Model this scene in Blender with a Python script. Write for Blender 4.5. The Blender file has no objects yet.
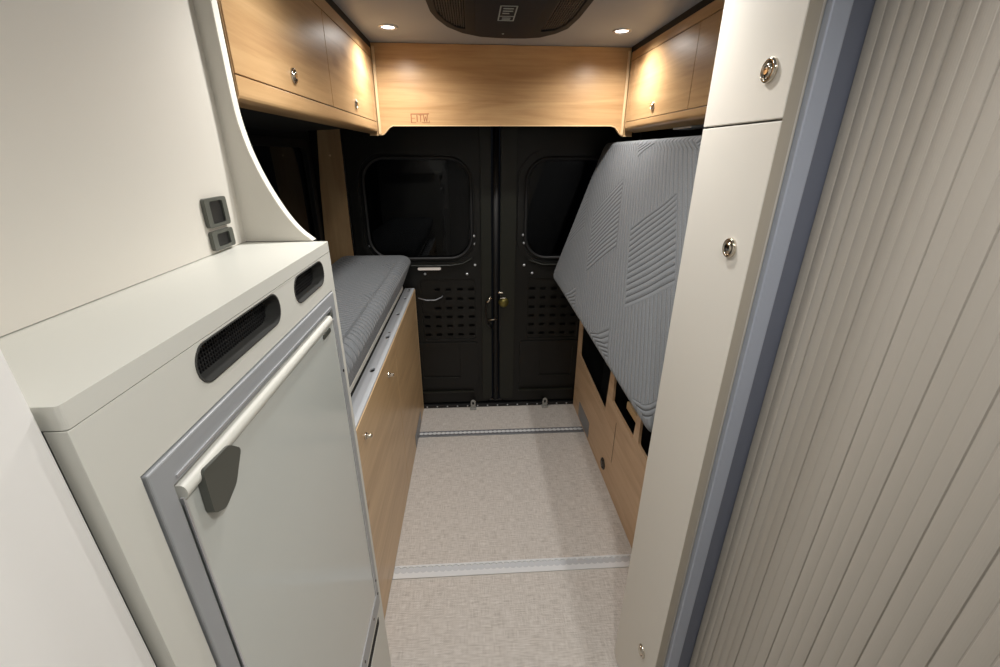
import bpy, bmesh, math, random
from mathutils import Vector, Matrix
from mathutils.geometry import tessellate_polygon
random.seed(4)
sc = bpy.context.scene
C = sc.collection

# ------------------------------------------------------------------ camera, world, exposure
CAM = (0.0, 0.0, 1.5)
R = [[0.9980472537713371, -0.01991116715753291, 0.05920493781701661],
     [-0.06230101161014746, -0.385621778759361, 0.920551154308558],
     [0.004501465521837739, -0.9224420790320068, -0.3861092431414515]]
cd = bpy.data.cameras.new('camera'); cam = bpy.data.objects.new('camera', cd); C.objects.link(cam)
cd.sensor_fit = 'HORIZONTAL'; cd.sensor_width = 36.0; cd.lens = 428.5*36/1000
cd.clip_start = 0.02; cd.clip_end = 50
m = Matrix.Identity(4)
for i in range(3):
    m[i][0] = R[i][0]; m[i][1] = -R[i][1]; m[i][2] = -R[i][2]; m[i][3] = CAM[i]
cam.matrix_world = m
sc.camera = cam
sc.view_settings.view_transform = 'Standard'; sc.view_settings.look = 'None'
sc.view_settings.gamma = 1; sc.view_settings.use_curve_mapping = False
sc.view_settings.exposure = 0.0
w = bpy.data.worlds.new('world'); sc.world = w; w.use_nodes = True
w.node_tree.nodes['Background'].inputs[0].default_value = (0.01, 0.012, 0.016, 1)
w.node_tree.nodes['Background'].inputs[1].default_value = 0.3

LIGHT_COL = (1.0, 0.972, 0.935)
SPOT_W = {'rear': 18.5, 'mid': 18.0, 'front': 17.0}
SPOT_A = {'rear': 160, 'mid': 156, 'front': 164}
# downlights let into the ceiling: x, y, power key, label
LAMPS = [(-0.288, 1.862, 'rear', 'lit round ceiling downlight beside the left overhead cabinets, near the rear panel'),
         (0.561, 1.846, 'rear', 'lit round ceiling downlight beside the right overhead cabinets, near the rear panel'),
         (-0.14, 0.98, 'mid', 'round ceiling downlight above the white fridge cabinet'),
         (0.27, 0.98, 'mid', 'round ceiling downlight beside the top of the white wardrobe'),
         (0.20, 0.12, 'front', 'round ceiling downlight over the aisle between fridge and slatted door')]

# ------------------------------------------------------------------ materials
def srgb(r, g, b):
    def f(c):
        c /= 255.0
        return c/12.92 if c <= 0.04045 else ((c+0.055)/1.055)**2.4
    return (f(r), f(g), f(b), 1)

def mat(name, col, rough=0.5, metal=0.0, **kw):
    mt = bpy.data.materials.new(name); mt.use_nodes = True
    b = mt.node_tree.nodes['Principled BSDF']
    b.inputs['Base Color'].default_value = col
    b.inputs['Roughness'].default_value = rough
    b.inputs['Metallic'].default_value = metal
    for k, v in kw.items():
        b.inputs[k.replace('_', ' ')].default_value = v
    return mt

def nt(mt):
    return mt.node_tree, mt.node_tree.nodes, mt.node_tree.links, mt.node_tree.nodes['Principled BSDF']

def coords(N, L, kind='Object', scale=(1, 1, 1), rot=(0, 0, 0)):
    tc = N.new('ShaderNodeTexCoord'); mp = N.new('ShaderNodeMapping')
    mp.inputs['Scale'].default_value = scale; mp.inputs['Rotation'].default_value = rot
    L.new(tc.outputs[kind], mp.inputs[0]); return mp.outputs[0]

def noise(N, L, vec, scale, detail=4, rough=0.5, dist=0.0):
    n = N.new('ShaderNodeTexNoise'); n.inputs['Scale'].default_value = scale
    n.inputs['Detail'].default_value = detail; n.inputs['Roughness'].default_value = rough
    n.inputs['Distortion'].default_value = dist
    L.new(vec, n.inputs['Vector']); return n.outputs['Fac']

def ramp(N, L, fac, stops):
    r = N.new('ShaderNodeValToRGB'); cr = r.color_ramp
    while len(cr.elements) < len(stops): cr.elements.new(0.5)
    for e, (p, c) in zip(cr.elements, stops): e.position = p; e.color = c
    L.new(fac, r.inputs[0]); return r.outputs[0]

def mathn(N, L, op, a, b=None, c=None):
    n = N.new('ShaderNodeMath'); n.operation = op
    for i, v in enumerate((a, b, c)):
        if v is None: continue
        if isinstance(v, (int, float)): n.inputs[i].default_value = v
        else: L.new(v, n.inputs[i])
    return n.outputs[0]

def mixc(N, L, fac, a, b, mode='MIX'):
    n = N.new('ShaderNodeMix'); n.data_type = 'RGBA'; n.blend_type = mode
    for s, v in ((n.inputs[0], fac), (n.inputs[6], a), (n.inputs[7], b)):
        if isinstance(v, (int, float)): s.default_value = v
        elif isinstance(v, tuple): s.default_value = v
        else: L.new(v, s)
    return n.outputs[2]

def bump(N, L, h, strength, dist, bs):
    b = N.new('ShaderNodeBump'); b.inputs['Strength'].default_value = strength
    b.inputs['Distance'].default_value = dist
    L.new(h, b.inputs['Height']); L.new(b.outputs[0], bs.inputs['Normal'])

def wood(name, axis, light=(202, 167, 122), dark=(166, 128, 86), rough=0.34, coat=0.25, rot=(0, 0, 0)):
    mt = mat(name, srgb(*light), rough); T, N, L, B = nt(mt)
    st = {'x': (0.55, 6, 6), 'y': (6, 0.55, 6), 'z': (6, 6, 0.55)}[axis]
    v = coords(N, L, 'Object', st, rot)
    a = noise(N, L, v, 2.2, 5, 0.55, 1.6)
    w_ = coords(N, L, 'Object', tuple(s*5 if s > 1 else s*1.5 for s in st), rot)
    f = noise(N, L, w_, 3.5, 6, 0.7, 0.3)
    mx = mathn(N, L, 'ADD', mathn(N, L, 'MULTIPLY', a, 0.68), mathn(N, L, 'MULTIPLY', f, 0.32))
    col = ramp(N, L, mx, [(0.32, srgb(*dark)), (0.5, srgb(*[(p*0.6+q*0.4) for p, q in zip(light, dark)])), (0.66, srgb(*light))])
    kv = coords(N, L, 'Object', tuple(s*0.5 if s > 1 else s*2.2 for s in st), rot)
    k = N.new('ShaderNodeTexVoronoi'); k.inputs['Scale'].default_value = 1.7; L.new(kv, k.inputs['Vector'])
    knot = ramp(N, L, k.outputs['Distance'], [(0.0, srgb(120, 84, 52)), (0.07, srgb(190, 160, 128)), (0.12, (1, 1, 1, 1))])
    col = mixc(N, L, 0.5, col, knot, 'MULTIPLY')
    L.new(col, B.inputs['Base Color'])
    B.inputs['Coat Weight'].default_value = coat; B.inputs['Coat Roughness'].default_value = 0.27
    bump(N, L, f, 0.08, 0.002, B)
    return mt

M = {}
M['wood_y'] = wood('oak_grain_lengthwise', 'y')
M['wood_x'] = wood('oak_grain_crosswise', 'x')
M['wood_bench'] = wood('oak_bench_front', 'y', (214, 182, 138), (186, 152, 110), 0.4, 0.2, (math.radians(38), 0, 0))
M['wood_right'] = wood('oak_right_bench', 'y', (208, 178, 144), (184, 150, 116), 0.5, 0.05, (math.radians(24), 0, 0))
M['wood_z'] = wood('oak_grain_upright', 'z', (178, 148, 108), (152, 120, 84), 0.5, 0.05)
M['wood_edge'] = mat('oak_edging', srgb(222, 190, 146), 0.45)
M['white'] = mat('warm_white_laminate', srgb(214, 210, 201), 0.42)
M['white_cool'] = mat('cool_white_laminate', srgb(214, 214, 206), 0.4)
M['white_edge'] = mat('white_edging', srgb(236, 233, 224), 0.45)
M['wall_white'] = mat('white_wall_lining', srgb(244, 243, 240), 0.6)
for k in ('white', 'white_cool', 'wall_white'):
    T, N, L, B = nt(M[k]); v = coords(N, L, 'Object', (1, 1, 1)); n_ = noise(N, L, v, 160, 2)
    bump(N, L, n_, 0.04, 0.0005, B)
M['fridge'] = mat('fridge_door_gloss', srgb(198, 202, 197), 0.14, 0, Coat_Weight=0.3, Coat_Roughness=0.06)
M['fridge_frame'] = mat('fridge_grey_frame', srgb(158, 161, 164), 0.35, 0.0)
M['fridge_bar'] = mat('fridge_white_rim', srgb(222, 222, 214), 0.3)
M['rim'] = mat('dark_slot_rim', srgb(64, 64, 62), 0.45)
M['latch_grey'] = mat('dark_grey_latch', srgb(82, 84, 78), 0.35)
M['alu'] = mat('aluminium', srgb(206, 208, 212), 0.3, 0.55)
M['alu_track'] = mat('track_aluminium_painted_shine', srgb(228, 230, 232), 0.3, 0.1)  # near-white base stands in for light glinting off the tracks
M['alu_soft'] = mat('brushed_aluminium_rail', srgb(206, 209, 213), 0.42, 0.3)
M['alu_dark'] = mat('channel_floor_metal', srgb(140, 142, 146), 0.4, 0.5)
M['chrome'] = mat('polished_nickel', srgb(205, 196, 182), 0.12, 1.0)
M['nickel_dark'] = mat('dark_nickel', srgb(70, 66, 60), 0.25, 0.9)
M['brass'] = mat('yellow_zinc', srgb(120, 112, 62), 0.35, 0.8)
M['black'] = mat('black_plastic', srgb(16, 16, 17), 0.45)
M['black_matt'] = mat('black_lining', srgb(12, 12, 12), 0.8)
M['gap'] = mat('dark_shadow_gap_strip', srgb(20, 18, 16), 0.7)
M['rubber'] = mat('black_rubber', srgb(10, 10, 11), 0.55)
M['dark_wall'] = mat('dark_grey_wall_lining', srgb(24, 25, 24), 0.7)
M['paint'] = mat('dark_olive_body_paint', srgb(17, 17, 15), 0.42, 0, Coat_Weight=0.25, Coat_Roughness=0.15)
M['paint_stile'] = mat('olive_grey_body_paint', srgb(27, 28, 22), 0.4, 0, Coat_Weight=0.25, Coat_Roughness=0.15)
for _k in ('paint', 'paint_stile'):
    _b = nt(M[_k])[3]; _b.inputs['Specular IOR Level'].default_value = 0.3; _b.inputs['Coat Weight'].default_value = 0.08
M['paint_black'] = mat('black_body_paint', srgb(13, 13, 13), 0.35)
M['hook_grey'] = mat('pale_grey_plastic', srgb(150, 150, 146), 0.5)
M['blue_grey'] = mat('blue_grey_aluminium_profile', srgb(182, 190, 206), 0.34, 0.3)
M['blue_dark'] = mat('dark_blue_grey_profile', srgb(118, 124, 140), 0.4, 0.3)
M['edge_grey'] = mat('warm_grey_edging', srgb(176, 168, 154), 0.5)
M['ac'] = mat('charcoal_plastic', srgb(30, 33, 38), 0.45)
M['ac_panel'] = mat('blue_black_plastic', srgb(24, 31, 42), 0.4)
for _k in ('ac', 'ac_panel'):
    _b = nt(M[_k])[3]; _b.inputs['Specular IOR Level'].default_value = 0.25; _b.inputs['Roughness'].default_value = 0.6
M['ac_slat'] = mat('charcoal_grille', srgb(52, 52, 52), 0.5)
M['sticker'] = mat('pale_grey_print', srgb(176, 184, 182), 0.5)
M['stamp'] = mat('rust_brown_ink', srgb(150, 92, 58), 0.6)
M['cable_white'] = mat('white_plastic', srgb(235, 228, 222), 0.4)
M['mesh'] = mat('black_mesh', srgb(26, 26, 27), 0.5)

# window glass
g = mat('tinted_window_glass', srgb(60, 64, 66), 0.02); M['glass'] = g
g.node_tree.nodes['Principled BSDF'].inputs['Transmission Weight'].default_value = 1.0
g.node_tree.nodes['Principled BSDF'].inputs['IOR'].default_value = 1.3
# night seen through glass: a dark exterior shell
M['night'] = mat('dark_exterior', srgb(8, 8, 9), 0.9)

# lamp lens
ml = bpy.data.materials.new('lit_lens'); ml.use_nodes = True
b_ = ml.node_tree.nodes['Principled BSDF']; b_.inputs['Emission Color'].default_value = (1, 0.97, 0.92, 1); b_.inputs['Emission Strength'].default_value = 9
M['lens'] = ml

# ceiling: grey foiled lining with fine fleck
M['ceiling'] = mat('grey_ceiling_lining', srgb(158, 164, 172), 0.5)
T, N, L, B = nt(M['ceiling']); v = coords(N, L); n_ = noise(N, L, v, 300, 2); bump(N, L, n_, 0.05, 0.001, B)

# floor: woven vinyl
fm = mat('woven_vinyl_floor', srgb(190, 182, 172), 0.55); M['floor'] = fm
T, N, L, B = nt(fm)
va = coords(N, L, 'Object', (24, 330, 1)); vb = coords(N, L, 'Object', (330, 24, 1))
na = noise(N, L, va, 1.0, 3, 0.6); nb = noise(N, L, vb, 1.0, 3, 0.6)
nn = mathn(N, L, 'ADD', mathn(N, L, 'MULTIPLY', na, 0.6), mathn(N, L, 'MULTIPLY', nb, 0.4))
col = ramp(N, L, nn, [(0.34, srgb(178, 171, 164)), (0.5, srgb(216, 210, 203)), (0.64, srgb(234, 230, 225))])
tc = N.new('ShaderNodeTexCoord'); sx = N.new('ShaderNodeSeparateXYZ'); L.new(tc.outputs['Object'], sx.inputs[0])
wx = mathn(N, L, 'SINE', mathn(N, L, 'MULTIPLY', sx.outputs['X'], 2*math.pi/0.0055))
wy = mathn(N, L, 'SINE', mathn(N, L, 'MULTIPLY', sx.outputs['Y'], 2*math.pi/0.0065))
wv = mathn(N, L, 'MULTIPLY', wx, wy)
wf = mathn(N, L, 'MULTIPLY_ADD', wv, 0.5, 0.5)
col = mixc(N, L, 0.45, col, ramp(N, L, wf, [(0, srgb(176, 170, 166)), (1, (1, 1, 1, 1))]), 'MULTIPLY')
L.new(col, B.inputs['Base Color'])
bump(N, L, mathn(N, L, 'ADD', wv, nn), 0.25, 0.001, B)

# quilted fabric; uses the UV map (u along the bed, v across it, both in metres)
def quilt(name, base, hi, pitch=0.028, off=0.0, strength=0.9, ps=0.50):
    mt = mat(name, srgb(*base), 0.85); T, N, L, B = nt(mt)
    uv = N.new('ShaderNodeTexCoord'); sp = N.new('ShaderNodeSeparateXYZ'); L.new(uv.outputs['UV'], sp.inputs[0])
    u = mathn(N, L, 'ADD', sp.outputs['X'], off); v = sp.outputs['Y']
    wn = noise(N, L, uv.outputs['UV'], 2.5, 1); wob = mathn(N, L, 'MULTIPLY', mathn(N, L, 'SUBTRACT', wn, 0.5), 0.07)
    t = mathn(N, L, 'ADD', mathn(N, L, 'MULTIPLY_ADD', u, -0.73, v), wob)
    s_ = mathn(N, L, 'ADD', mathn(N, L, 'ADD', u, v), mathn(N, L, 'MULTIPLY', wob, 0.4))
    q = mathn(N, L, 'DIVIDE', mathn(N, L, 'SUBTRACT', s_, 1.2-2*ps), ps)
    k = mathn(N, L, 'FLOOR', q); fs = mathn(N, L, 'FRACT', q)
    in_s = mathn(N, L, 'LESS_THAN', fs, 0.72)
    tk = mathn(N, L, 'ADD', t, mathn(N, L, 'MULTIPLY', mathn(N, L, 'SUBTRACT', k, 1.0), 0.35))
    in_t = mathn(N, L, 'LESS_THAN', mathn(N, L, 'FRACT', mathn(N, L, 'DIVIDE', mathn(N, L, 'ADD', tk, 0.2), 0.8)), 0.5)
    band = mathn(N, L, 'MULTIPLY', in_s, in_t)
    kk = math.pi/pitch
    sd = mathn(N, L, 'ABSOLUTE', mathn(N, L, 'SINE', mathn(N, L, 'MULTIPLY', t, kk)))
    sv = mathn(N, L, 'ABSOLUTE', mathn(N, L, 'SINE', mathn(N, L, 'MULTIPLY', s_, kk)))
    h = N.new('ShaderNodeMix'); h.data_type = 'FLOAT'
    L.new(band, h.inputs[0]); L.new(sv, h.inputs[2]); L.new(sd, h.inputs[3])
    hq = mathn(N, L, 'POWER', h.outputs[0], 0.5)
    fine = noise(N, L, uv.outputs['UV'], 500, 3)
    c = ramp(N, L, fine, [(0.3, srgb(*[x_*0.82 for x_ in base])), (0.7, srgb(*hi))])
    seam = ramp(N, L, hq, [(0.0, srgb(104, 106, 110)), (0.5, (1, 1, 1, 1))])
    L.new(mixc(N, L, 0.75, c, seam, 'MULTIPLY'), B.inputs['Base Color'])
    bump(N, L, mathn(N, L, 'MULTIPLY_ADD', fine, 0.12, hq), strength, 0.006, B)
    B.inputs['Sheen Weight'].default_value = 0.15
    return mt
M['quilt'] = quilt('grey_quilted_fabric', (88, 92, 96), (128, 132, 136))
M['quilt_flat'] = quilt('grey_quilted_fabric_flat', (92, 96, 100), (130, 134, 138), 0.026, 0.25, 1.0)

# ------------------------------------------------------------------ mesh helpers
class MB:
    def __init__(s): s.bm = bmesh.new()
    def box(s, x0, x1, y0, y1, z0, z1):
        vs = [s.bm.verts.new((x, y, z)) for x in (x0, x1) for y in (y0, y1) for z in (z0, z1)]
        for f in ((0, 1, 3, 2), (4, 6, 7, 5), (0, 4, 5, 1), (2, 3, 7, 6), (0, 2, 6, 4), (1, 5, 7, 3)):
            s.bm.faces.new([vs[i] for i in f])
        return s
    def plate(s, outer, holes, fn, d0, d1):
        """polygon with holes in (a, b), extruded from depth d0 to d1; fn(a, b, d) -> xyz"""
        loops = [outer] + list(holes)
        tri = tessellate_polygon([[Vector((a, b, 0)) for a, b in lp] for lp in loops])
        flat = [p for lp in loops for p in lp]
        A = [s.bm.verts.new(fn(a, b, d0)) for a, b in flat]
        Bv = [s.bm.verts.new(fn(a, b, d1)) for a, b in flat]
        for t in tri:
            if len(set(t)) < 3: continue
            try: s.bm.faces.new([A[i] for i in t])
            except ValueError: pass
            try: s.bm.faces.new([Bv[i] for i in reversed(t)])
            except ValueError: pass
        o = 0
        for lp in loops:
            n = len(lp)
            for i in range(n):
                j = (i+1) % n
                try: s.bm.faces.new([A[o+i], A[o+j], Bv[o+j], Bv[o+i]])
                except ValueError: pass
            o += n
        return s
    def lathe(s, prof, origin, axis, seg=24):
        """prof: list of (radius, height along axis)"""
        ax = Vector(axis).normalized(); up = Vector((0, 0, 1)) if abs(ax.z) < 0.9 else Vector((1, 0, 0))
        e1 = ax.cross(up).normalized(); e2 = ax.cross(e1)
        o = Vector(origin); rings = []
        for r, h in prof:
            if r < 1e-6: rings.append([s.bm.verts.new(o+ax*h)]); continue
            rings.append([s.bm.verts.new(o+ax*h+(e1*math.cos(t)+e2*math.sin(t))*r) for t in [2*math.pi*i/seg for i in range(seg)]])
        for a, b in zip(rings, rings[1:]):
            for i in range(seg):
                j = (i+1) % seg
                if len(a) == 1 and len(b) == 1: continue
                if len(a) == 1: s.bm.faces.new([a[0], b[j], b[i]])
                elif len(b) == 1: s.bm.faces.new([a[i], a[j], b[0]])
                else: s.bm.faces.new([a[i], a[j], b[j], b[i]])
        return s
    def tube(s, pts, r, seg=8, closed=False):
        P = [Vector(p) for p in pts]; n = len(P); rings = []; prev = None
        for i in range(n):
            if closed: d = P[(i+1) % n]-P[i-1]
            else: d = P[min(i+1, n-1)]-P[max(i-1, 0)]
            d.normalize()
            if prev is None:
                ref = Vector((0, 0, 1)) if abs(d.z) < 0.9 else Vector((1, 0, 0))
                e1 = d.cross(ref).normalized()
            else: e1 = (prev - d*prev.dot(d)).normalized()
            prev = e1; e2 = d.cross(e1)
            rings.append([s.bm.verts.new(P[i]+(e1*math.cos(t)+e2*math.sin(t))*r) for t in [2*math.pi*k/seg for k in range(seg)]])
        for i in range(n if closed else n-1):
            a, b = rings[i], rings[(i+1) % n]
            for k in range(seg):
                j = (k+1) % seg
                s.bm.faces.new([a[k], a[j], b[j], b[k]])
        if not closed:
            s.bm.faces.new(list(reversed(rings[0]))); s.bm.faces.new(rings[-1])
        return s
    def build(s, name, material, parent=None, bevel=0.0012, smooth=False, seg=2):
        bmesh.ops.recalc_face_normals(s.bm, faces=s.bm.faces)
        me = bpy.data.meshes.new(name)
        off = Vector((0, 0, 0)); p = parent
        while p is not None: off += p.location; p = p.parent
        if off.length: bmesh.ops.translate(s.bm, verts=s.bm.verts, vec=-off)
        s.bm.to_mesh(me); s.bm.free(); me.materials.append(material)
        if smooth:
            for f in me.polygons: f.use_smooth = True
        o = bpy.data.objects.new(name, me); C.objects.link(o); o.parent = parent
        if bevel:
            md = o.modifiers.new('bevel', 'BEVEL'); md.width = bevel; md.segments = seg
            md.limit_method = 'ANGLE'; md.angle_limit = math.radians(40)
        return o

def tag(o, label, cat, group=None, kind=None):
    if label: o['label'] = label
    if cat: o['category'] = cat
    if group: o['group'] = group
    if kind: o['kind'] = kind
    return o
def empty(name, loc, label=None, cat=None, group=None):
    o = bpy.data.objects.new(name, None); C.objects.link(o); o.location = loc; o.empty_display_size = 0.05
    return tag(o, label, cat, group)
def structure(o): o['kind'] = 'structure'; return o
def box(*a): return MB().box(*a)

FX = lambda a, b, d: (d, a, b)      # plate lying in the y-z plane
FY = lambda a, b, d: (a, d, b)      # plate lying in the x-z plane
FZ = lambda a, b, d: (a, b, d)      # plate lying in the x-y plane

def rrect(a0, a1, b0, b1, r, n=6):
    out = []
    for cx, cy, s in ((a1-r, b1-r, 0), (a0+r, b1-r, 90), (a0+r, b0+r, 180), (a1-r, b0+r, 270)):
        for i in range(n+1):
            t = math.radians(s+90*i/n); out.append((cx+r*math.cos(t), cy+r*math.sin(t)))
    return out
def roundpoly(pts, r, n=5):
    out = []; k = len(pts)
    for i in range(k):
        p = Vector(pts[i]).to_2d() if len(pts[i]) > 2 else Vector(pts[i]); a = Vector(pts[i-1]); b = Vector(pts[(i+1) % k])
        rr = r[i] if isinstance(r, (list, tuple)) else r
        da = (a-p); db = (b-p); rr_ = min(rr, da.length*0.45, db.length*0.45)
        p0 = p+da.normalized()*rr_; p1 = p+db.normalized()*rr_
        for j in range(n+1):
            t = j/n; q = p0*(1-t)**2+p*2*t*(1-t)+p1*t*t; out.append((q.x, q.y))
    return out

XL, XR = -0.80, 1.02     # van side walls
YD = 2.38                # rear doors
ZC = 1.92                # ceiling

# ------------------------------------------------------------------ setting
structure(box(XL-0.03, XR+0.03, -1.0, 2.46, -0.03, 0.0).build('floor', M['floor'], bevel=0))
structure(box(XL-0.03, XR+0.03, -1.0, 2.46, ZC, ZC+0.03).build('ceiling', M['ceiling'], bevel=0))
# left wall with a big dark side window
WL = rrect(0.98, 2.31, 0.98, 1.535, 0.06)
structure(MB().plate([(-1.0, 0), (2.46, 0), (2.46, ZC), (-1.0, ZC)], [WL], FX, XL-0.03, XL).build('wall_left', M['dark_wall'], bevel=0))
win = structure(MB().plate(rrect(0.95, 2.34, 0.95, 1.56, 0.07), [rrect(0.99, 2.30, 0.99, 1.525, 0.055)], FX, XL, XL+0.012).build('window_1', M['rubber'], bevel=0.003))
MB().plate(rrect(0.985, 2.305, 0.985, 1.53, 0.055), [], FX, XL-0.02, XL-0.014).build('pane', M['glass'], win, bevel=0)
structure(box(XR, XR+0.03, -1.0, 2.46, 0, ZC).build('wall_right', M['dark_wall'], bevel=0))
structure(box(XL-0.03, XR+0.03, -1.03, -1.0, 0, ZC).build('wall_front', M['wall_white'], bevel=0))
# cladding pillar at the left rear corner
t1 = structure(MB().plate([(-0.798, 0.80), (-0.648, 0.80), (-0.650, 1.10), (-0.640, 1.62), (-0.745, 1.62), (-0.770, 1.35), (-0.790, 1.02)], [], FY, 2.357, 2.371).build('trim_1', M['wood_z'], bevel=0.001))
MB().lathe([(0.0, 0), (0.005, 0), (0.005, 0.003), (0, 0.004)], (-0.70, 2.357, 1.49), (0, -1, 0), 12).build('screw_cap', M['wood_edge'], t1, 0)
# near walls beside the camera (white lining)
structure(box(-0.45, -0.431, 0.26, 0.85, 1.3445, ZC).build('trim_2', M['white'], bevel=0))
structure(box(-0.45, -0.29, -1.0, 0.258, 0, ZC).build('trim_3', M['wall_white'], bevel=0.002))
structure(box(0.545, 0.57, -1.0, 0.22, 0, ZC).build('trim_4', M['wall_white'], bevel=0.002))
# rear body frame around the doors, and sill
structure(MB().plate([(XL, 0), (XR, 0), (XR, ZC), (XL, ZC)], [roundpoly([(-0.645, 0.02), (0.878, 0.02), (0.878, 1.80), (-0.645, 1.80)], 0.08)], FY, 2.386, 2.41).build('wall_rear', M['paint_black'], bevel=0.003))
sill = structure(box(XL+0.01, XR-0.01, 2.362, 2.385, 0.0, 0.022).build('trim_5', M['rubber'], bevel=0.003))
sb = MB()
for i in range(15):
    xx = -0.31+0.064*i
    sb.lathe([(0, 0.004), (0.004, 0.003), (0.005, 0)], (xx, 2.3615, 0.012), (0, -1, 0), 10)
sb.build('rivets', M['alu'], sill, 0)
structure(box(XL, -0.402, 0.868, 2.098, 1.897, ZC).build('trim_6', M['gap'], bevel=0))  # near-black fill standing in for the shadow line between left cabinets and ceiling
structure(box(0.688, XR, 0.86, 2.098, 1.899, ZC).build('trim_7', M['gap'], bevel=0))  # same painted shadow line above the right cabinets

# ------------------------------------------------------------------ rear doors
def rear_door(name, x0, x1, stile, wx0, wx1, mirror):
    """stile: (a, b) lighter meeting stile; wx0..wx1 window opening"""
    win_h = rrect(wx0, wx1, 0.962, 1.482, 0.12, 10)
    pk = (-0.32, -0.09) if not mirror else (0.40, 0.60)
    vt = (-0.30, 0.01) if not mirror else (0.315, 0.62)
    d = structure(MB().plate(roundpoly([(x0, 0.03), (x1, 0.03), (x1, 1.79), (x0, 1.79)], 0.05), [win_h, rrect(vt[0], vt[1], 0.47, 0.84, 0.02)], FY, YD+0.0, YD+0.035).build(name, M['paint'], bevel=0.004))
    # pressed frame standing proud around the window
    MB().plate(rrect(wx0-0.045, wx1+0.045, 0.925, 1.525, 0.155, 10), [rrect(wx0-0.022, wx1+0.022, 0.942, 1.504, 0.138, 10)], FY, YD-0.012, YD+0.001).build('pressed_frame', M['paint'], d, 0.005)
    tb = MB(); rr = rrect(wx0, wx1, 0.962, 1.482, 0.12, 10)
    tb.tube([(a, YD-0.002, b) for a, b in rr], 0.010, 8, True)
    tb.build('window_seal', M['rubber'], d, 0, True)
    MB().plate(rrect(wx0-0.002, wx1+0.002, 0.960, 1.484, 0.12, 10), [], FY, YD+0.018, YD+0.023).build('window_pane', M['glass'], d, 0)
    # heated-window lines behind the pane
    hb = MB()
    for i in range(18):
        z = 0.99+i*0.027
        hb.box(wx0+0.04, wx1-0.04, YD+0.0245, YD+0.0252, z, z+0.0022)
    hb.build('heating_wires', M['nickel_dark'], d, 0)
    # window lower lip
    MB().tube([(wx0+0.02, YD-0.014, 0.952), (wx0+0.10, YD-0.018, 0.926), (wx1-0.12, YD-0.018, 0.926), (wx1-0.05, YD-0.016, 0.936), (wx1+0.0, YD-0.014, 0.965)], 0.0045, 8).build('window_lip', M['paint_stile'], d, 0, True)
    # slotted panel
    cols = [vt[0]+0.025+i*(vt[1]-vt[0]-0.05)/4 for i in range(5)]
    holes = []
    for r_ in range(6):
        for c_ in range(5):
            if r_ > 2 and ((c_ < 1 and not mirror) or (c_ > 3 and mirror)): continue
            a = cols[c_]; z = 0.50+r_*0.056
            wd = 0.017
            holes.append(rrect(a-wd, a+wd, z-0.0085, z+0.0085, 0.005, 2))
    MB().plate(rrect(vt[0]-0.004, vt[1]+0.004, 0.466, 0.844, 0.02), holes, FY, YD+0.006, YD+0.012).build('slotted_panel', M['paint'], d, 0)
    MB().plate(rrect(vt[0], vt[1], 0.47, 0.84, 0.02), [], FY, YD+0.03, YD+0.033).build('slot_backing', M['black_matt'], d, 0)
    # lower pressed panel and pocket
    MB().plate(rrect(vt[0]-0.04, vt[1]+0.01, 0.145, 0.452, 0.02), [rrect(pk[0], pk[1], 0.215, 0.41, 0.012)], FY, YD-0.008, YD+0.001).build('lower_panel', M['paint'], d, 0.003)
    MB().plate(rrect(pk[0], pk[1], 0.215, 0.41, 0.012), [], FY, YD-0.003, YD+0.0005).build('pocket', M['paint'], d, 0.001)
    MB().tube([(pk[0], YD-0.010, 0.218), (pk[1]-0.01, YD-0.010, 0.214)], 0.002, 6).build('pocket_edge', M['paint_stile'], d, 0)
    # bottom flange
    box(vt[0]-0.04, vt[1]-0.02 if not mirror else vt[1], YD-0.017, YD, 0.108, 0.118).build('bottom_flange', M['paint_stile'], d, 0.002)
    # meeting stile
    MB().plate(roundpoly([(stile[0], 0.06), (stile[1], 0.06), (stile[1], 1.76), (stile[0], 1.76)], 0.02), [], FY, YD-0.016, YD+0.001).build('meeting_stile', M['paint_stile'], d, 0.006, seg=3)
    return d
dl = rear_door('door_1', -0.640, 0.104, (0.046, 0.100), -0.560, -0.005, False)
dr = rear_door('door_2', 0.150, 0.872, (0.152, 0.236), 0.290, 0.83, True)
def screw(x, z, par, yy=YD-0.013):
    MB().lathe([(0, 0.005), (0.005, 0.004), (0.0075, 0)], (x, yy, z), (0, -1, 0), 10).build('screw', M['alu'], par, 0, True)
for x, z in [(-0.560, 1.035), (0.007, 1.085), (0.012, 1.041), (0.010, 0.923), (-0.036, 0.872), (-0.272, 0.875)]: screw(x, z, dl, YD-0.001)
for x, z in [(0.278, 1.089), (0.284, 1.045), (0.288, 0.920), (0.335, 0.873)]: screw(x, z, dr, YD-0.001)
MB().plate(rrect(-0.309, -0.181, 0.900, 0.916, 0.007), [], FY, YD-0.016, YD-0.002).build('white_strip', M['cable_white'], dl, 0.002)['label'] = 'small white plastic strip'
MB().tube([(-0.315, YD-0.03, 0.742), (-0.27, YD-0.034, 0.730), (-0.22, YD-0.034, 0.730), (-0.185, YD-0.02, 0.742), (-0.18, YD-0.001, 0.745)], 0.0035, 8).build('pull_wire', M['alu_dark'], dl, 0, True)
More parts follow.
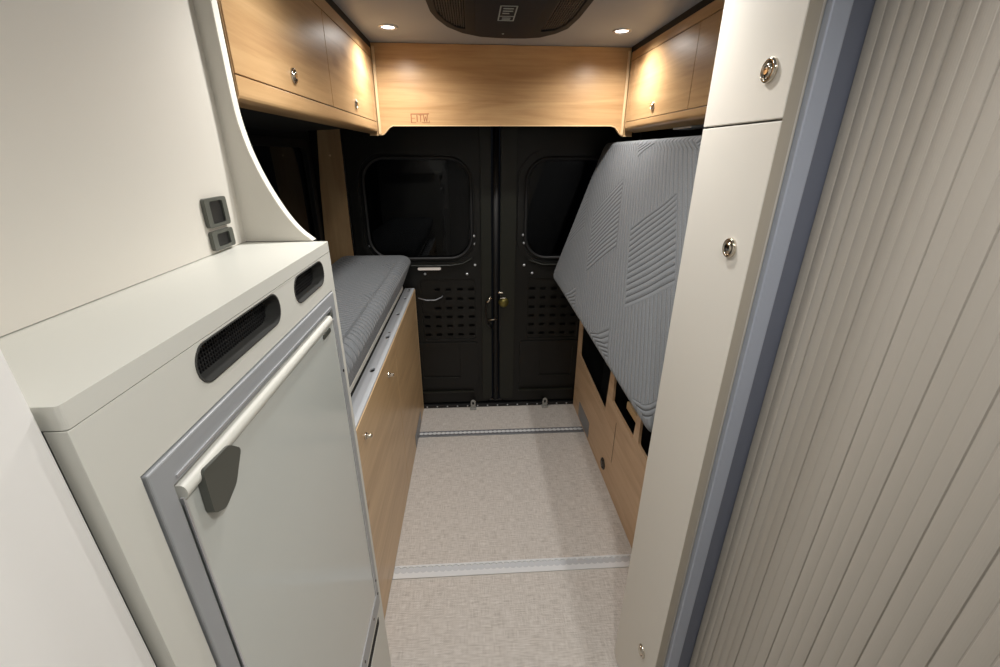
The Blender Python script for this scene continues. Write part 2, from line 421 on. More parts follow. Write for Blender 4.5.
# latch gear on the meeting stiles
lb = MB(); lb.tube([(0.098, YD-0.018, 0.73), (0.082, YD-0.03, 0.725), (0.070, YD-0.034, 0.70), (0.068, YD-0.034, 0.62), (0.078, YD-0.03, 0.575), (0.105, YD-0.02, 0.545)], 0.006, 8)
lb.build('door_handle', M['paint_black'], dl, 0, True)
MB().tube([(0.072, YD-0.036, 0.712), (0.084, YD-0.040, 0.722), (0.095, YD-0.036, 0.742), (0.104, YD-0.030, 0.732)], 0.007, 8).build('latch_hook', M['chrome'], dl, 0, True)
MB().tube([(0.082, YD-0.026, 0.600), (0.135, YD-0.026, 0.604)], 0.0045, 8).build('latch_bar', M['chrome'], dl, 0, True)
MB().lathe([(0, 0.02), (0.02, 0.018), (0.028, 0.010), (0.03, 0)], (0.172, YD-0.017, 0.705), (0, -1, 0), 20).build('latch_disc', M['brass'], dr, 0, True)
MB().box(0.140, 0.168, YD-0.030, YD-0.016, 0.762, 0.772).box(0.150, 0.182, YD-0.04, YD-0.016, 0.735, 0.740).build('latch_plate', M['chrome'], dr, 0.002)
MB().box(0.146, 0.156, YD-0.028, YD-0.016, 0.46, 0.70).build('lock_rod', M['paint_black'], dr, 0.002)
# centre seal between doors
MB().tube([(0.127, YD+0.0, 0.05), (0.127, YD+0.0, 1.78)], 0.017, 10).build('door_seal', M['rubber'], dl, 0, True)
# floor-level tie-down loops by the doors
def tiedown(x, label):
    e = empty('tie_down_loop', (x, 2.345, 0.0), label, 'tie-down', 'tie-down loops at the rear sill')
    MB().plate(rrect(x-0.02, x+0.02, 2.325, 2.36, 0.006), [], FZ, 0.0, 0.008).build('base_plate', M['hook_grey'], e, 0.002)
    out = [(x-0.015, 0.006), (x+0.015, 0.006), (x+0.015, 0.05)]+[(x+0.015*math.cos(t), 0.05+0.015*math.sin(t)) for t in [math.pi*i/8 for i in range(1, 8)]]+[(x-0.015, 0.05)]
    MB().plate(out, [rrect(x-0.006, x+0.006, 0.03, 0.052, 0.005)], FY, 2.338, 2.346).build('loop', M['hook_grey'], e, 0.002)
tiedown(-0.018, 'pale grey tie-down loop at the foot of the left rear door')
tiedown(0.441, 'pale grey tie-down loop at the foot of the right rear door')

# ------------------------------------------------------------------ rear overhead panel
e = empty('rear_overhead_panel', (0.14, 2.1, 1.6), 'wide light oak panel spanning the van above the black rear doors', 'panel')
pts = [(-0.44, 1.9185), (-0.44, 1.573), (-0.392, 1.573), (-0.378, 1.578), (-0.352, 1.604), (-0.338, 1.611), (0.632, 1.618), (0.650, 1.612), (0.672, 1.586), (0.686, 1.576), (0.73, 1.576), (0.73, 1.9185)]
MB().plate(pts, [], FY, 2.1, 2.118).build('panel_board', M['wood_x'], e, 0.0015)
eb = MB()
for i in range(1, 10):
    a, b = pts[i], pts[i+1]
    eb.plate([(a[0], a[1]-0.0005), (b[0], b[1]-0.0005), (b[0], b[1]+0.004), (a[0], a[1]+0.004)], [], FY, 2.0985, 2.1005)
eb.build('lower_edging', M['wood_edge'], e, 0)
MB().box(-0.399, -0.388, 2.088, 2.0995, 1.576, 1.905).build('corner_strip', M['wood_edge'], e, 0.002)
MB().box(0.674, 0.685, 2.088, 2.0995, 1.580, 1.905).build('corner_strip', M['wood_edge'], e, 0.002)
# small worn stamp: framed upright strokes
s = MB(); yb, yf = 2.1, 2.0988
def stroke(x0, z0, x1, z1, wd=0.0022):
    d = Vector((x1-x0, z1-z0)); n_ = Vector((-d.y, d.x)).normalized()*wd/2
    s.plate([(x0+n_.x, z0+n_.y), (x1+n_.x, z1+n_.y), (x1-n_.x, z1-n_.y), (x0-n_.x, z0-n_.y)], [], FY, yf, yb)
X0 = -0.256
stroke(X0, 1.624, X0, 1.660, .004); stroke(X0, 1.659, X0+0.078, 1.660, .003); stroke(X0, 1.625, X0+0.02, 1.625); stroke(X0+0.003, 1.642, X0+0.016, 1.642, .0016)
stroke(X0+0.025, 1.629, X0+0.025, 1.655, .004); stroke(X0+0.040, 1.629, X0+0.040, 1.655, .003); stroke(X0+0.034, 1.655, X0+0.046, 1.655, .0018)
stroke(X0+0.052, 1.657, X0+0.056, 1.630, .003); stroke(X0+0.056, 1.630, X0+0.061, 1.650, .002); stroke(X0+0.061, 1.650, X0+0.066, 1.630, .002); stroke(X0+0.066, 1.630, X0+0.070, 1.657, .003)
stroke(X0+0.045, 1.626, X0+0.078, 1.626, .0016); stroke(X0+0.078, 1.626, X0+0.078, 1.634, .002)
s.build('stamped_letters', M['stamp'], e, 0)

# ------------------------------------------------------------------ push-button locks
knob_meshes = {}
def lock(pos, axis, r, label, parent, name='push_lock', dark=False, out=0.0):
    """ring + button; axis points out of the panel"""
    key = (tuple(axis), r, dark, out)
    o = bpy.data.objects.new(name, knob_meshes.get(key)) if key in knob_meshes else None
    off = Vector((0, 0, 0)); p = parent
    while p is not None: off += p.location; p = p.parent
    if o is None:
        mb = MB()
        mb.lathe([(r, 0), (r, 0.003), (r*0.93, 0.0055), (r*0.78, 0.006), (r*0.7, 0.004), (r*0.66, 0.001), (r*0.62, 0.001), (r*0.6, 0.004+out), (r*0.55, 0.0065+out), (r*0.3, 0.0075+out), (0, 0.0072+out)], (0, 0, 0), axis, 28)
        o = mb.build(name, M['nickel_dark'] if dark else M['chrome'], None, 0, True)
        knob_meshes[key] = o.data
        o.parent = parent; o.location = Vector(pos)-off
    else:
        C.objects.link(o); o.parent = parent; o.location = Vector(pos)-off
    if label: o['label'] = label
    return o

# ------------------------------------------------------------------ left overhead cabinet
XO = -0.40
oc = empty('overhead_cabinet', (-0.53, 1.48, 1.582), 'oak overhead cabinet with two lift doors along the left wall, above the grey bench mattress', 'cabinet', 'oak overhead cabinets')
MB().plate([(XO-0.018, 1.604), (XO-0.018, 1.896), (XL+0.004, 1.896), (XL+0.004, 1.584)], [], FY, 0.874, 2.085).build('body', M['dark_wall'], oc, 0.001)
MB().box(XO-0.020, XO-0.002, 0.872, 0.874, 1.586, 1.895).build('end_strip', M['wood_z'], oc, 0)
# bottom rail with rounded lower nose
MB().plate(roundpoly([(XO, 1.624), (XO, 1.584), (XO-0.04, 1.580), (XO-0.04, 1.624)], [0.001, 0.014, 0.001, 0.001]), [], FY, 0.874, 2.084).build('bottom_rail', M['wood_y'], oc, 0)
d1 = MB().box(XO-0.018, XO, 0.876, 1.4455, 1.6265, 1.861).build('door', M['wood_y'], oc, 0.001)
lock((XO, 1.151, 1.662), (1, 0, 0), 0.016, None, d1)
d2 = MB().box(XO-0.018, XO, 1.4485, 2.02, 1.6265, 1.861).build('door', M['wood_y'], oc, 0.001)
lock((XO, 1.729, 1.660), (1, 0, 0), 0.015, None, d2)
MB().box(XO-0.018, XO, 2.0225, 2.084, 1.6265, 1.861).build('end_filler', M['wood_y'], oc, 0.001)
MB().box(XO-0.018, XO, 0.876, 2.084, 1.864, 1.896).build('top_strip', M['wood_y'], oc, 0.001)
# ------------------------------------------------------------------ right overhead cabinet
XO2 = 0.686
oc = empty('overhead_cabinet', (0.79, 1.48, 1.6), 'oak overhead cabinet along the right wall, above the tilted grey bed cushion', 'cabinet', 'oak overhead cabinets')
MB().plate([(XO2+0.02, 1.606), (XO2+0.02, 1.898), (XR-0.004, 1.898), (XR-0.004, 1.606)], [], FY, 0.862, 2.085).build('body', M['dark_wall'], oc, 0.001)
MB().plate(roundpoly([(XO2, 1.632), (XO2, 1.604), (XO2+0.05, 1.590), (XO2+0.05, 1.632)], [0.001, 0.02, 0.001, 0.001]), [], FY, 0.862, 2.084).build('bottom_rail', M['wood_y'], oc, 0)
d1 = MB().box(XO2, XO2+0.018, 1.4845, 2.02, 1.634, 1.8645).build('door', M['wood_y'], oc, 0.001)
lock((XO2, 1.776, 1.669), (-1, 0, 0), 0.015, None, d1)
d2 = MB().box(XO2, XO2+0.018, 0.866, 1.4825, 1.634, 1.8645).build('door', M['wood_y'], oc, 0.001)
lock((XO2, 1.15, 1.669), (-1, 0, 0), 0.015, None, d2)
MB().box(XO2, XO2+0.018, 2.0215, 2.084, 1.634, 1.8645).build('end_filler', M['wood_y'], oc, 0.001)
MB().box(XO2, XO2+0.018, 0.866, 2.084, 1.8665, 1.898).build('top_strip', M['wood_y'], oc, 0.001)
MB().plate(rrect(0.74, 0.80, 1.56, 1.70, 0.01), [], FZ, 1.585, 1.6055).build('underside_fitting', M['alu_soft'], oc, 0.002)

# ------------------------------------------------------------------ roof air conditioner
e = empty('roof_air_conditioner', (0.11, 1.3, ZC), 'charcoal rooftop air conditioner grille unit on the grey ceiling', 'air conditioner')
out = [(-0.115, 1.12), (-0.113, 1.395), (-0.109, 1.499), (-0.097, 1.567), (-0.069, 1.655), (-0.022, 1.727), (0.039, 1.772), (0.10, 1.784), (0.145, 1.786), (0.20, 1.782), (0.249, 1.765), (0.294, 1.710), (0.322, 1.645), (0.332, 1.522), (0.332, 1.12)]
gl = roundpoly([(-0.095, 1.17), (-0.012, 1.17), (-0.010, 1.675), (-0.040, 1.655), (-0.072, 1.585), (-0.090, 1.50)], 0.012)
gr = roundpoly([(0.312, 1.17), (0.248, 1.17), (0.238, 1.690), (0.285, 1.665), (0.306, 1.60), (0.315, 1.50)], 0.012)
MB().plate(out, [gl, gr], FZ, 1.875, 1.9195).build('shell', M['ac'], e, 0.006, seg=3)
def grille(poly, nm):
    xs = [p[0] for p in poly]; g_ = MB(); 
    def inside(x, y):
        c = False; j = len(poly)-1
        for i in range(len(poly)):
            xi, yi = poly[i]; xj, yj = poly[j]
            if (yi > y) != (yj > y) and x < (xj-xi)*(y-yi)/(yj-yi)+xi: c = not c
            j = i
        return c
    x = min(xs)
    while x < max(xs):
        ys = [y for y in [1.17+0.004*i for i in range(132)] if inside(x, y)]
        if ys: g_.box(x-0.0016, x+0.0016, min(ys), max(ys), 1.879, 1.887)
        x += 0.0072
    y = 1.18
    while y < 1.69:
        xx = [q for q in [min(xs)+0.002*i for i in range(60)] if inside(q, y)]
        if xx: g_.box(min(xx), max(xx), y-0.0012, y+0.0012, 1.8795, 1.884)
        y += 0.022
    o = g_.build('grille', M['ac_slat'], e, 0)
    MB().plate(poly, [], FZ, 1.896, 1.898).build('grille_backing', M['black_matt'], o, 0)
grille(gl, 'l'); grille(gr, 'r')
MB().plate(roundpoly([(0.015, 1.17), (0.215, 1.17), (0.205, 1.70), (0.18, 1.755), (0.06, 1.755), (0.022, 1.70)], 0.02), [], FZ, 1.8735, 1.8755).build('centre_panel', M['ac_panel'], e, 0.001)
lg = MB()
def lbar(x0, x1, y0, y1): lg.box(x0, x1, y0, y1, 1.8725, 1.8736)
for r_ in ((0.088, 0.137, 1.418, 1.422), (0.088, 0.137, 1.556, 1.561), (0.088, 0.0915, 1.418, 1.561), (0.1335, 0.137, 1.418, 1.561), (0.088, 0.137, 1.513, 1.517),
           (0.098, 0.127, 1.440, 1.446), (0.098, 0.127, 1.462, 1.468), (0.098, 0.118, 1.484, 1.490), (0.100, 0.125, 1.529, 1.534), (0.100, 0.125, 1.543, 1.547)):
    lbar(*r_)
lg.build('printed_label', M['sticker'], e, 0)
MB().lathe([(0, 0.003), (0.003, 0.002), (0.004, 0)], (0.115, 1.712, 1.8735), (0, 0, -1), 10).build('indicator', M['sticker'], e, 0)

# ------------------------------------------------------------------ downlights
for x, y, key, lab in LAMPS:
    e = empty('downlight', (x, y, ZC), lab, 'ceiling light', 'round ceiling downlights')
    MB().lathe([(0.034, 0), (0.034, 0.003), (0.031, 0.0045), (0.026, 0.0045), (0.024, 0.002)], (x, y, ZC), (0, 0, -1), 32).build('bezel', M['alu'], e, 0, True)
    MB().lathe([(0.0, 0.003), (0.014, 0.0027), (0.024, 0.001), (0.0245, 0.0)], (x, y, ZC), (0, 0, -1), 32).build('lens', M['lens'], e, 0, True)
    ld = bpy.data.lights.new('lamp', 'SPOT'); ld.energy = SPOT_W[key]; ld.color = LIGHT_COL
    ld.spot_size = math.radians(SPOT_A[key]); ld.spot_blend = 0.85; ld.shadow_soft_size = 0.024
    lo = bpy.data.objects.new('lamp', ld); C.objects.link(lo); lo.parent = e; lo.location = (0, 0, -0.012)

# ------------------------------------------------------------------ left bench and mattress
XB = -0.332
e = empty('bench_cabinet', (-0.49, 1.6, 0), 'oak bench cabinet along the left side, carrying the flat grey mattress', 'cabinet')
MB().box(XL+0.004, XB-0.019, 0.885, 2.355, 0.0, 0.79).build('body', M['wood_z'], e, 0.001)
da = MB().box(XB-0.018, XB, 0.885, 1.6455, 0.004, 0.790).build('front_panel', M['wood_bench'], e, 0.0012)
db = MB().box(XB-0.018, XB, 1.6475, 2.337, 0.004, 0.790).build('front_panel', M['wood_bench'], e, 0.0012)
MB().box(XB-0.018, XB+0.0005, 2.338, 2.357, 0.0, 0.79).build('end_edging', M['wood_edge'], e, 0.0012)
lock((XB, 1.083, 0.723), (1, 0, 0), 0.011, None, da, out=0.014)
lock((XB, 1.467, 0.723), (1, 0, 0), 0.011, None, da, out=0.014)
MB().box(XB-0.018, XB+0.0004, 0.885, 2.357, 0.7902, 0.7925).build('top_edging', M['wood_edge'], e, 0)
MB().plate(rrect(1.95, 2.2, 0.012, 0.085, 0.006), [], FX, XB, XB+0.002).build('vent_plate', M['alu_dark'], db, 0)
# aluminium rail with holes
e = empty('bench_rail', (-0.365, 1.6, 0.79), 'aluminium mounting rail with round holes along the left bench top', 'rail')
holes = []
for yy in (1.36, 1.655, 1.93, 2.17, 2.31):
    holes.append([(-0.360+0.009*math.cos(t), yy+0.017*math.sin(t)) for t in [2*math.pi*i/12 for i in range(12)]])
MB().plate([(-0.386, 0.885), (-0.3335, 0.885), (-0.3335, 2.355), (-0.386, 2.355)], holes, FZ, 0.7940, 0.801).build('rail_top', M['alu_soft'], e, 0.001)
MB().box(-0.386, -0.351, 0.885, 2.355, 0.7930, 0.7938).build('rail_backing', M['black_matt'], e, 0)
MB().box(-0.402, -0.398, 0.885, 2.355, 0.7932, 0.812).build('lip', M['white_edge'], e, 0.001)
MB().box(-0.398, -0.386, 0.885, 2.355, 0.7932, 0.7945).build('channel', M['black_matt'], e, 0)
for yy in (1.64, 1.70, 2.33): MB().lathe([(0, 0.002), (0.004, 0.0015), (0.005, 0)], (-0.36, yy, 0.801), (0, 0, 1), 10).build('screw', M['chrome'], e, 0)

def cushion(name, L_, W_, T_, rad, mt, parent, fn, nu=96, nv=48, sag=0.006, uflip=False):
    """rounded slab: top face is the visible quilted side; fn(u, v, t) -> xyz; u 0..L, v 0..W, t 0..T (T is the outer face)"""
    bm = bmesh.new(); uvl = bm.loops.layers.uv.new('UVMap')
    # outline in (u, v) as rounded rect rings shrinking towards the top
    rings = []
    prof = []
    n = 7
    for i in range(n+1):   # lower edge
        t = math.pi/2*i/n; prof.append((rad*0.6*(1-math.sin(t)), rad*0.6*(1-math.cos(t))))
    for i in range(n+1):
        t = math.pi/2*i/n; prof.append((rad*(1-math.cos(t)), T_-rad*(1-math.sin(t))))
    def outline(ins, cr=0.035, k=8):
        r_ = max(cr-ins, 0.004); pts = rrect(ins, L_-ins, ins, W_-ins, r_, k)
        # subdivide long edges
        out = []
        for i in range(len(pts)):
            a = Vector(pts[i]); b = Vector(pts[(i+1) % len(pts)]); d = (b-a).length
            m_ = max(1, int(round(d/0.04))) if d > 0.06 else 1
            for j in range(m_): out.append(a.lerp(b, j/m_))
        return out
    base = outline(0)
    for ins, tt in prof:
        sx = (L_-2*ins)/L_; sy = (W_-2*ins)/W_
        rings.append([bm.verts.new(fn((p.x-L_/2)*sx+L_/2, (p.y-W_/2)*sy+W_/2, tt)) for p in base])
    uvmap = {}
    def reg(v_, u, w_): uvmap[v_] = (u, w_)
    for ring, (ins, tt) in zip(rings, prof):
        for v_, p in zip(ring, base): reg(v_, p.x, p.y + (0 if tt > T_*0.5 else 0))
    nb = len(base)
    for a, b in zip(rings, rings[1:]):
        for i in range(nb):
            j = (i+1) % nb; bm.faces.new([a[i], a[j], b[j], b[i]])
    # concentric rings to close the top with slight crown
    last = rings[-1]; K = 14; ins0 = prof[-1][0]
    for k in range(1, K):
        f = 1-k/K
        ring = []
        for p in base:
            sx = (L_-2*ins0)/L_*f; sy = (W_-2*ins0)/W_*f
            u, w_ = (p.x-L_/2)*sx+L_/2, (p.y-W_/2)*sy+W_/2
            cr = sag*(1-f*f)**2
            v_ = bm.verts.new(fn(u, w_, T_+cr)); ring.append(v_); reg(v_, u, w_)
        for i in range(nb):
            j = (i+1) % nb; bm.faces.new([last[i], last[j], ring[j], ring[i]])
        last = ring
    c = bm.verts.new(fn(L_/2, W_/2, T_+sag)); reg(c, L_/2, W_/2)
    for i in range(nb): bm.faces.new([last[i], last[(i+1) % nb], c])
    bm.faces.new(list(reversed(rings[0])))
    bmesh.ops.recalc_face_normals(bm, faces=bm.faces)
    for f in bm.faces:
        for lp in f.loops:
            lp[uvl].uv = uvmap[lp.vert]
    me = bpy.data.meshes.new(name)
    off = Vector((0, 0, 0)); p = parent
    while p is not None: off += p.location; p = p.parent
    bmesh.ops.translate(bm, verts=bm.verts, vec=-off)
    bm.to_mesh(me); bm.free(); me.materials.append(mt)
    for f in me.polygons: f.use_smooth = True
    o = bpy.data.objects.new(name, me); C.objects.link(o); o.parent = parent
    return o
# flat mattress on the left bench
mo = cushion('bench_mattress', 1.478, 0.385, 0.190, 0.042, M['quilt_flat'], None, lambda u, v, t: (-0.402 + 0.062*min(1, t/0.14) - v - 0.0*u, 0.89+u, 0.803+t), sag=0.008)
tag(mo, 'grey quilted mattress lying flat on the left bench', 'mattress')

# ------------------------------------------------------------------ right bench panel
e = empty('bench_cabinet', (0.75, 1.6, 0), 'oak bench front with black cut-out openings, below the tilted grey bed cushion', 'cabinet')
op = [roundpoly([(1.757, 0.338), (2.300, 0.385), (2.315, 0.72), (1.725, 0.72)], 0.01),
      roundpoly([(1.400, 0.440), (1.672, 0.446), (1.690, 0.72), (1.375, 0.72)], 0.01),
      roundpoly([(1.02, 0.450), (1.345, 0.452), (1.362, 0.72), (1.00, 0.72)], 0.018)]
pan = MB().plate([(0.87, 0.0), (2.362, 0.0), (2.362, 0.80), (0.87, 0.80)], op, FX, 0.63, 0.641).build('front_panel', M['wood_right'], e, 0.0012)
MB().box(0.6285, 0.6295, 1.588, 1.5895, 0.165, 0.385).build('panel_seam', M['gap'], pan, 0)
lock((0.63, 1.694, 0.072), (-1, 0, 0), 0.030, 'dark round push lock', pan, dark=True)
MB().plate(rrect(1.98, 2.21, 0.015, 0.115, 0.006), [], FX, 0.628, 0.63).build('vent_plate', M['alu_dark'], pan, 0)
MB().box(0.642, XR-0.004, 0.87, 2.362, 0.78, 0.80).build('bench_top', M['wood_right'], e, 0.001)
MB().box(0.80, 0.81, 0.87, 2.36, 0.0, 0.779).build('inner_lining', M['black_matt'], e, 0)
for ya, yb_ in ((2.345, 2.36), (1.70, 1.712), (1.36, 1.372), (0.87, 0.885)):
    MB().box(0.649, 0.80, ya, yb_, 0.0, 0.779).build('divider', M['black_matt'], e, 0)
MB().box(0.67, 0.69, 1.40, 1.60, 0.455, 0.49).build('inner_batten', M['wood_edge'], e, 0.002)

# ------------------------------------------------------------------ folded-up bed cushion
p0 = Vector((0.432, 0, 0.868)); p1 = Vector((0.668, 0, 1.560)); up = (p1-p0).normalized(); W_ = (p1-p0).length
nrm = Vector((-up.z, 0, up.x))      # out of the quilted face, toward the aisle
Lb = 1.43; Tb = 0.075
e = empty('folding_bed', (0.60, 1.6, 0.85), 'grey quilted bed section folded up and leaning against the right side', 'bed')
def fb(u, v, t):
    q = p0+up*v+nrm*(t-Tb); return (q.x, 2.305-u, q.z-0.022*max(0.0, u-0.2)*(1-v/W_))
cushion('cushion', Lb, W_, Tb, 0.022, M['quilt'], e, fb, sag=0.004)
def fp(a, b, d): q = p0+up*b+nrm*(d-Tb); return (q.x, a, q.z)
MB().plate([(0.90, 0.02), (2.28, 0.02), (2.28, W_-0.02), (0.90, W_-0.02)], [], fp, -0.016, -0.001).build('bed_board', M['wood_edge'], e, 0.001)
def strut(yy):
    a = p0+up*0.10+nrm*(-Tb-0.020)
    return MB().tube([(a.x, yy, a.z), (0.70, yy, 0.813)], 0.009, 8).build('hinge_arm', M['alu_soft'], e, 0, True)
strut(1.0); strut(2.2)

# ------------------------------------------------------------------ floor tracks
def track(y0, y1, lab, m_lip, m_floor):
    e = empty('floor_track', (0.14, (y0+y1)/2, 0), lab, 'rail', 'aluminium floor tracks across the aisle')
    w_ = y1-y0; x0, x1 = -0.330, 0.628; yc = (y0+y1)/2+w_*0.12; a = w_*0.13; r_ = w_*0.26; pitch = 0.025
    MB().box(x0, x1, yc-w_*0.3, yc+w_*0.3, 0.0005, 0.0015).build('slot_floor', m_floor, e, 0)
    for sgn, edge, nm in ((-1, y0, 'near_lip'), (1, y1, 'far_lip')):
        line = []; x = x0
        k = int((x1-x0)/pitch)
        for i in range(k):
            cx = x0+pitch*(i+0.5); hw = math.sqrt(max(r_*r_-a*a, 1e-9)); hw = min(hw, pitch*0.46)
            line.append((cx-pitch/2, yc+sgn*a))
            th0 = math.acos(hw/r_) if hw < r_ else 0
            for j in range(7):
                t = math.pi-th0-(math.pi-2*th0)*j/6
                line.append((cx+r_*math.cos(t), yc+sgn*max(a, r_*math.sin(t))))
        line.append((x1, yc+sgn*a))
        poly = line+[(x1, edge), (x0, edge)]
        MB().plate(poly, [], FZ, 0.0005, 0.005).build(nm, m_lip, e, 0.0006, seg=1)
track(2.058, 2.108, 'perforated aluminium floor track nearer the black rear doors', M['alu_dark'], M['alu_track'])  # pale slot floor on grey lips paints the holes as lit
track(1.168, 1.224, 'perforated aluminium floor track nearer the camera, in front of the white fridge', M['alu_track'], M['alu_soft'])

# ------------------------------------------------------------------ fridge cabinet (left, near)
XF = -0.279; Y0, Y1 = 0.262, 0.85
slot2 = rrect(0.660, 0.800, 1.276, 1.321, 0.0215, 8)
slot1 = rrect(0.400, 0.602, 1.276, 1.321, 0.0215, 8)
e = empty('fridge_cabinet', (-0.45, 0.55, 0), 'white cabinet with two black vent slots, housing the fridge on the left', 'cabinet')
front_hole = [(0.300, 0.352), (0.829, 0.352), (0.829, 1.2515), (0.300, 1.2515)]
lowslot = rrect(0.35, 0.806, 0.298, 0.332, 0.012, 5)
fr_ = MB().plate([(Y0, 0.342), (Y1, 0.342), (Y1, 1.3235), (Y0, 1.3235)], [slot1, slot2, front_hole], FX, XF-0.016, XF)
fr_.plate([(Y0, 0.0), (Y1, 0.0), (Y1, 0.342), (Y0, 0.342)], [lowslot], FX, XF-0.016, XF)
fr_.build('front', M['white_cool'], e, 0.001)
MB().box(XL+0.004, XF-0.0165, Y1-0.016, Y1, 0.0, 1.3235).build('side_panel', M['white_cool'], e, 0.001)
MB().box(-0.79, -0.74, Y0, Y1-0.017, 0.0, 1.3235).build('back_panel', M['black_matt'], e, 0)
for sl in (slot1, slot2):
    ys = [p[0] for p in sl]
    rim = MB(); c0 = [( (a-sum(ys)/len(ys))*0.985+sum(ys)/len(ys), (b-1.2985)*0.93+1.2985) for a, b in sl]
    rim.plate(sl, [c0], FX, XF-0.03, XF+0.0012)
    ro = rim.build('vent_rim', M['rim'], e, 0)
    g_ = MB()
    y = min(ys)+0.004
    while y < max(ys)-0.004:
        g_.box(XF-0.021, XF-0.019, y, y+0.0015, 1.277, 1.320); y += 0.005
    z = 1.281
    while z < 1.318:
        g_.box(XF-0.0215, XF-0.0195, min(ys)+0.002, max(ys)-0.002, z, z+0.0015); z += 0.005
    g_.build('vent_mesh', M['mesh'], ro, 0)
    MB().box(XF-0.034, XF-0.031, min(ys), max(ys), 1.277, 1.320).build('vent_backing', M['black_matt'], ro, 0)
MB().box(XF-0.014, XF-0.0006, 0.352, 0.804, 0.300, 0.330).build('slot_backing', M['black_matt'], e, 0)  # black sheet almost flush with the front, painting the shade inside the slot
wt = MB().plate(roundpoly([(-0.795, Y0), (XF+0.0005, Y0), (XF+0.0005, Y1+0.0005), (-0.795, Y1+0.0005)], 0.004), [], FZ, 1.3245, 1.3435).build('worktop', M['white_cool'], None, 0.0012)
tag(wt, 'white worktop over the fridge, below the curved white end panel', 'worktop')
# curved end panel
crv = [(-0.404, 1.915), (-0.404, 1.66), (-0.404, 1.608), (-0.4035, 1.575), (-0.402, 1.552), (-0.399, 1.530), (-0.394, 1.503), (-0.380, 1.456), (-0.356, 1.402), (-0.332, 1.365), (-0.308, 1.3445)]
def chaikin(p, n=2):
    for _ in range(n):
        q = [p[0]]
        for a, b in zip(p, p[1:]):
            q += [(a[0]*.75+b[0]*.25, a[1]*.75+b[1]*.25), (a[0]*.25+b[0]*.75, a[1]*.25+b[1]*.75)]
        q.append(p[-1]); p = q
    return p
cv = chaikin(crv)
ep = empty('curved_end_panel', (-0.45, 0.86, 1.3445), 'tall white end panel with a curved edge standing on the white worktop', 'panel')
MB().plate(cv+[(-0.795, 1.3445), (-0.795, 1.915)], [], FY, 0.8495, 0.866).build('panel_board', M['white'], ep, 0)
ed = MB()
for a, b in zip(cv, cv[1:]):
    ed.box(0, 0, 0, 0, 0, 0) if False else ed.plate([(a[0], a[1]), (b[0], b[1]), (b[0]+0.0015, b[1]+0.0008), (a[0]+0.0015, a[1]+0.0008)], [], FY, 0.849, 0.8675)
ed.build('edging', M['white_edge'], ep, 0)
# socket plates on the back panel
def socket(z0, z1, lab):
    s_ = empty('power_socket', (-0.431, 0.76, (z0+z1)/2), lab, 'socket', 'dark sockets above the worktop')
    MB().plate(rrect(0.735, 0.800, z0, z1, 0.005), [rrect(0.748, 0.787, z0+0.005, z1-0.005, 0.004)], FX, -0.4305, -0.424).build('frame', M['latch_grey'], s_, 0.001)
    MB().plate(rrect(0.748, 0.787, z0+0.005, z1-0.005, 0.004), [], FX, -0.4305, -0.427).build('insert', M['black'], s_, 0.0005)
socket(1.386, 1.432, 'dark grey socket on the white back panel, upper of two above the worktop')
socket(1.349, 1.380, 'dark grey socket on the white back panel, lower of two above the worktop')

# fridge itself
f = empty('fridge', (-0.45, 0.56, 0.36), 'pale grey built-in fridge with glossy door and dark latch', 'fridge')
MB().plate([(0.302, 0.354), (0.827, 0.354), (0.827, 1.2495), (0.302, 1.2495)], [[(0.325, 0.408), (0.808, 0.408), (0.808, 1.2195), (0.325, 1.2195)]], FX, XF-0.03, XF+0.003).build('frame', M['fridge_frame'], f, 0.0015)
MB().box(-0.59, XF-0.0305, 0.304, 0.825, 0.356, 1.247).build('body', M['fridge_frame'], f, 0)
MB().box(XF+0.001, XF+0.0045, 0.33, 0.80, 1.2245, 1.2275).build('frame_trim_line', M['alu'], f, 0)
dr_ = MB().plate(rrect(0.328, 0.8045, 0.412, 1.200, 0.006), [], FX, XF-0.022, XF+0.002).build('door', M['fridge'], f, 0.0015)
MB().plate([(0.328, 0.409), (0.8055, 0.409), (0.8055, 1.201), (0.328, 1.201)], [[(0.331, 0.4125), (0.8025, 0.4125), (0.8025, 1.198), (0.331, 1.198)]], FX, XF+0.0005, XF+0.0038).build('door_trim', M['alu'], dr_, 0)
br = MB(); br.plate(roundpoly([(XF-0.02, 1.2145), (XF+0.006, 1.2145), (XF+0.009, 1.207), (XF+0.006, 1.1985), (XF-0.02, 1.1985)], 0.004), [], lambda a, b, d: (a, d, b), 0.33, 0.785)
br.build('top_grip', M['fridge_bar'], dr_, 0.001, False)
lt = MB(); lt.plate(roundpoly([(0.352, 1.212), (0.400, 1.208), (0.418, 1.190), (0.394, 1.160), (0.368, 1.150), (0.350, 1.16)], 0.006), [], FX, XF+0.0025, XF+0.011)
lt.build('latch', M['latch_grey'], dr_, 0.004, seg=3)['label'] = 'dark grey latch'
MB().plate(rrect(0.738, 0.780, 1.184, 1.193, 0.004), [], FX, XF+0.002, XF+0.004).build('lock_slot', M['latch_grey'], dr_, 0)
MB().box(XF-0.01, XF+0.0035, 0.786, 0.803, 1.206, 1.2145).build('hinge_cap', M['latch_grey'], f, 0.001)
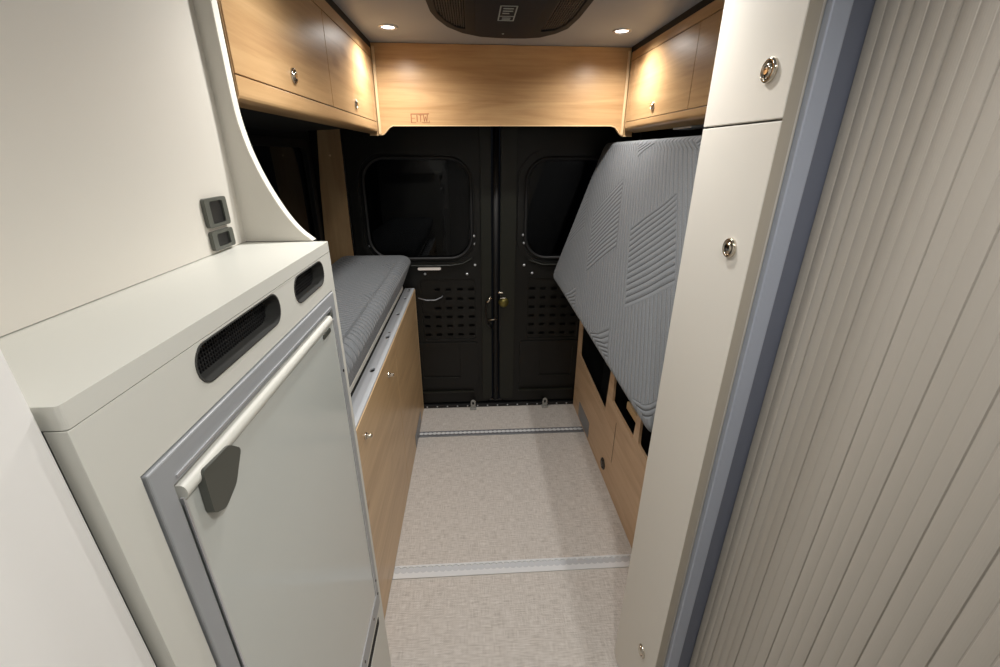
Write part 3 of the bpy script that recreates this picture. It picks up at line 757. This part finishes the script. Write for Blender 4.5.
for y_, z_ in ((0.818, 1.08), (0.818, 0.45), (0.818, 0.40), (0.76, 0.382), (0.66, 0.38)):
    MB().lathe([(0, 0.0015), (0.003, 0.001), (0.0035, 0)], (XF+0.003, y_, z_), (1, 0, 0), 10).build('screw', M['nickel_dark'], f, 0)

# ------------------------------------------------------------------ wardrobe (right, near)
XW = 0.431
e = empty('wardrobe', (0.55, 0.75, 0), 'tall white wardrobe with round push locks, right of the aisle', 'wardrobe')
MB().box(XW+0.0185, 0.885, 0.638, 0.854, 0.0, 1.915).build('body', M['white'], e, 0.001)
MB().box(XW+0.001, XW+0.0185, 0.636, 0.637, 0.02, 1.912).build('edge_band', M['edge_grey'], e, 0)
ud = MB().box(XW, XW+0.018, 0.6365, 0.856, 1.5475, 1.912).build('upper_door', M['white'], e, 0.0014)
ldo = MB().box(XW, XW+0.018, 0.6365, 0.856, 0.012, 1.5445).build('lower_door', M['white'], e, 0.0014)
lock((XW, 0.6865, 1.6125), (-1, 0, 0), 0.0165, None, ud)
lock((XW, 0.692, 1.357), (-1, 0, 0), 0.0165, None, ldo)
lock((XW, 0.704, 0.276), (-1, 0, 0), 0.0165, None, ldo)

# slatted sliding door (tambour) with aluminium profile
e = empty('tambour_door', (0.53, 0.45, 0), 'grey-white slatted sliding door beside the wardrobe at the right edge', 'door')
MB().box(0.4525, 0.480, 0.6225, 0.636, 0.0, 1.915).build('frame_profile', M['blue_grey'], e, 0.002)
MB().box(0.480, 0.512, 0.626, 0.637, 0.0, 1.915).build('inner_profile', M['blue_dark'], e, 0.001)
# the slatted leaf: shallow ribs seen from the aisle
prof = []; y = 0.6255; pitch = 0.0195; k_ = 0
while y > 0.225:
    dep = 0.0036 if k_ % 3 == 0 else 0.0018
    prof += [(0.507+dep, y), (0.507+dep, y-0.0012)]
    for j in range(7):
        t = j/6; prof.append((0.507+0.0012*(2*t-1)**2, y-0.0018-t*(pitch-0.0024)))
    y -= pitch; k_ += 1
prof = prof+[(0.522, y), (0.522, 0.6255)]
M['tambour'] = mat('tambour_slats', srgb(172, 166, 157), 0.4)
MB().plate(prof, [], FZ, 0.004, 1.914).build('slatted_leaf', M['tambour'], e, 0)
